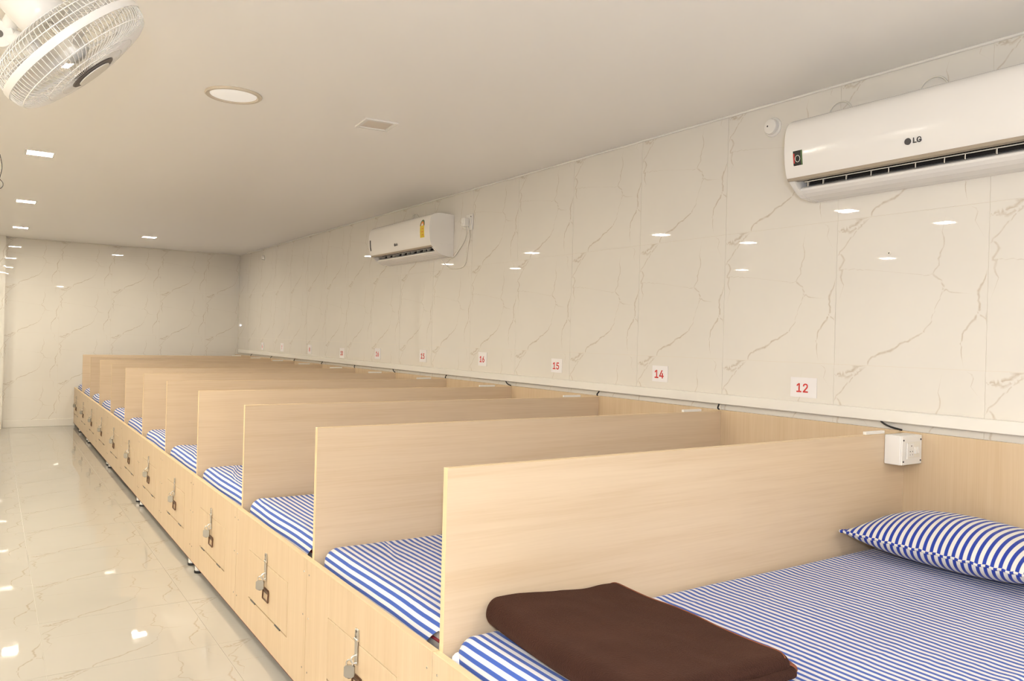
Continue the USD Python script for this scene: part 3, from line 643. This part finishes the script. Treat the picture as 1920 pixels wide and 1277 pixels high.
# ------------------------------------------------------------------ ceiling lights
lp = {}; seen_ = {}
LIGHTS = [(.232, 5.79, 'square lit ceiling light, nearest visible one over the aisle'), (.228, 8.08, 'square lit ceiling light, middle one over the aisle'), (.244, 10.24, 'square lit ceiling light, farthest one over the aisle'),
          (1.530, 10.09, 'square lit ceiling light over the far berths'), (.19, 3.742, 'square lit ceiling light behind the wall fan'),
          (1.5, -.9, None), (-2.0, -1.2, None), (-2.0, .6, None), (-2.0, 2.4, None), (-3.15, -1.0, None), (-.9, -1.9, None), (-3.15, 2.1, None),  # unseen extra panels, added to brighten the near part of the room
          (-.88, -.75, None), (-.93, 3.55, None), (-.83, 5.56, None), (-.85, 10.05, None), (-3.15, 1.0, None), (-3.15, 3.2, None), (-3.15, 5.38, None), (-3.15, 7.6, None)]
for k, (x, y, lab) in enumerate(LIGHTS):
    if lab is None:
        row = {1.5: 'over the near berths', -.8: 'left of the aisle', -.9: 'left of the aisle', -2.0: 'added in mid room', -3.1: 'by the left wall', -3.2: 'by the left wall'}.get(round(x, 1), 'by the left wall')
        seen_[row] = seen_.get(row, 0)+1
        lab = f'unseen square lit ceiling light {row}, outside the frame, {ORD[seen_[row]]} of its row'
    dim = y > 9.5                                              # the end lamps are weaker
    if dim not in lp:
        lp[dim] = t = thing('ceiling_light', lab, 'ceiling light', (x, y, H), 0, 'square lit ceiling lights')
        fr = Polygon([(-.082, -.082), (.082, -.082), (.082, .082), (-.082, .082)]).difference(sbox(-.070, -.070, .070, .070))
        m = trimesh.creation.extrude_polygon(fr, .006, engine='earcut'); m.apply_translation([0, 0, -.006]); obj('frame', m, M_WHITE, t)
        obj('diffuser', bx(-.0698, .0698, -.0698, .0698, -.0045, -.001), M_GLOW2 if dim else M_GLOW, t)
    else: copy_of(lp[dim], (x, y, H), lab)
t = thing('round_light', 'large round unlit ceiling light, white frosted glass with faint glow added', 'ceiling light', (.9115, 3.753, H))
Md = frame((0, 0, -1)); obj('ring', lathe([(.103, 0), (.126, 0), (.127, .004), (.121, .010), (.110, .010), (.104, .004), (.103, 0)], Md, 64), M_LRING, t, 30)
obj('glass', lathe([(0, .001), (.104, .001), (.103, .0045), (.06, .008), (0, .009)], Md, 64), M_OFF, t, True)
t = thing('square_light', 'small square unlit light fitting in the ceiling, right of the round one', 'ceiling light', (1.648, 3.800, H), -5)
for a in (bx(-.088, .088, -.092, -.070, -.008, 0, .001), bx(-.088, .088, .070, .092, -.008, 0, .001), bx(-.088, -.068, -.070, .070, -.008, 0, .001), bx(.068, .088, -.070, .070, -.008, 0, .001)):
    obj('frame_bar', a, M_WHITE, t)
obj('diffuser', bx(-.068, .068, -.070, .070, -.003, 0), M_OFF2, t)

# ------------------------------------------------------------------ fan
FC, FA = np.array([.175, 2.518, 2.027]), np.array([.699, -.021, -.716]); FA /= np.linalg.norm(FA)
t = thing('wall_fan', 'white caged fan tilted downward below the ceiling at upper left', 'fan', FC)
MF = frame(FA)
def ring(r, z, w=.0016, n=72):
    a = np.linspace(0, 2*np.pi, n+1); m = tube(np.c_[r*np.cos(a), r*np.sin(a), np.full(n+1, z)], w, 6, False); m.apply_transform(MF); return m
def wires(prof, n, w, twist):
    prof = spline(prof, 16); ms = []
    for k in range(n):
        a0 = 2*np.pi*k/n; f = np.linspace(0, 1, len(prof))**2*twist
        p = np.c_[prof[:, 0]*np.cos(a0+f), prof[:, 0]*np.sin(a0+f), prof[:, 1]]; ms.append(tube(p, w, 4, False))
    m = cat(*ms); m.apply_transform(MF); return m
obj('front_grille', cat(wires([(.214, .004), (.213, .022), (.203, .043), (.165, .058), (.115, .066), (.062, .070)], 96, .00115, .45), ring(.203, .043), ring(.140, .0625), ring(.100, .068)), M_WHITE, t, True, label='front wire guard', kind='stuff')
obj('rear_grille', cat(wires([(.214, -.004), (.213, -.025), (.200, -.052), (.16, -.072), (.10, -.083), (.062, -.086)], 96, .00115, -.3), ring(.213, -.030), ring(.200, -.052), ring(.15, -.075)), M_WHITE, t, True, label='rear wire guard', kind='stuff')
obj('rim_band', lathe([(.212, -.010), (.2175, -.010), (.219, -.006), (.219, .006), (.2175, .010), (.212, .010), (.212, -.010)], MF, 96), M_WHITE, t, 40)
hb = obj('hub_badge', lathe([(0, .064), (.068, .064), (.070, .068), (.066, .073), (.050, .075), (0, .0765)], MF, 56), plain('badge_brown', (.07, .055, .05), .35), t, 30, label='dark round badge in the middle of the guard')
obj('badge_plate', lathe([(0, .076), (.050, .076), (.049, .0785), (0, .0795)], MF, 48), M_CREAM, hb, 30, label='beige centre of the badge')
for k in range(3):
    na, nr = 13, 10; V = []
    for i in range(nr):
        rr_ = .038+(.196-.038)*i/(nr-1); half = (.35+.32*math.sin(math.pi*min(1, i/(nr-1)*.8+.12)))*(1 if i < nr-2 else (.93 if i == nr-2 else .72))
        for j in range(na):
            s_ = j/(na-1)*2-1; a = k*2*np.pi/3+.4+s_*half+.25*i/(nr-1); z = -.010+.024*s_*(1-.3*i/nr)
            V.append((rr_*math.cos(a), rr_*math.sin(a), z))
    V = np.array(V); idx = np.arange(nr*na).reshape(nr, na); q = np.stack([idx[:-1, :-1], idx[1:, :-1], idx[1:, 1:], idx[:-1, 1:]], -1).reshape(-1, 4)
    N = len(V); rim = np.r_[idx[0, :], idx[1:, -1], idx[-1, ::-1][1:], idx[::-1, 0][1:]]; sd = np.stack([rim[:-1], rim[:-1]+N, rim[1:]+N, rim[1:]], -1)
    m = trimesh.Trimesh(*meshkit.arrays((np.vstack([V, V-[0, 0, .002]]), np.vstack([q, q[:, ::-1]+N, sd])))[:2], process=False); m.fix_normals(); m.apply_transform(MF)
    obj('blade', m, M_WHITE, t, 40)
obj('spinner', lathe([(0, .030), (.020, .028), (.038, .015), (.042, -.03), (0, -.03)], MF, 36), M_WHITE, t, 40)
obj('motor_housing', lathe([(0, -.088), (.055, -.088), (.066, -.098), (.069, -.12), (.069, -.25), (.062, -.285), (.040, -.305), (0, -.31)], MF, 48), M_WHITE, t, 40)
obj('motor_shaft', cyl(FA*-.087, FA*-.03, .010), M_STEEL, t)
K = np.array([.012, 2.636, 2.069])-FC; Y1_ = np.array([.078, 2.592, 2.034])-FC; Y2_ = np.array([.039, 2.618, 2.100])-FC
def capsule(p, q, r): return hull(np.vstack([trimesh.creation.icosphere(2, r).vertices+p, trimesh.creation.icosphere(2, r).vertices+q]))
up = np.array([-.16, 2.66, 2.20])-FC; top = np.array([-.16, 2.66, H-.02])-FC
obj('yoke', cat(capsule(Y1_, K, .028), capsule(K, up, .030), capsule(up, top, .026), capsule(K, FA*-.17, .020)), M_WHITE, t, 40, label='white carrying arm up to the ceiling')
kd = np.array([-.3, -.9, -.25]); kd /= np.linalg.norm(kd)
kn = obj('tilt_knob', lathe([(0, -.02), (.036, -.02), (.038, .030), (.034, .036), (0, .037)], frame(kd, K), 36), M_WHITE, t, 40, label='round tilt knob')
obj('knob_screw', lathe([(0, .036), (.010, .036), (.010, .0385), (0, .0385)], frame(kd, K), 16), M_DKSTEEL, kn)
obj('ceiling_base', lathe([(0, 0), (.075, 0), (.075, -.012), (.060, -.028), (0, -.030)], frame((0, 0, 1), np.array([-.16, 2.66, H])-FC), 40), M_WHITE, t, 40)
# ------------------------------------------------------------------ wire loop at the left edge
a = np.linspace(0, 2*np.pi, 30)
pts = np.vstack([[(.0, 5.386, H-.002), (.012, 5.386, 2.26), (.030, 5.386, 2.155), (.022, 5.386, 2.11)], np.c_[.012+.026*np.sin(a[2:]), np.full(28, 5.386), 2.066+.028*np.cos(a[2:])]])
o = obj('hanging_wire', tube(spline(pts, 70), .0028, 6), M_DKSTEEL, smooth=True); tag(o, 'thin grey wire hanging in a loop from the ceiling at the left edge', 'wire')
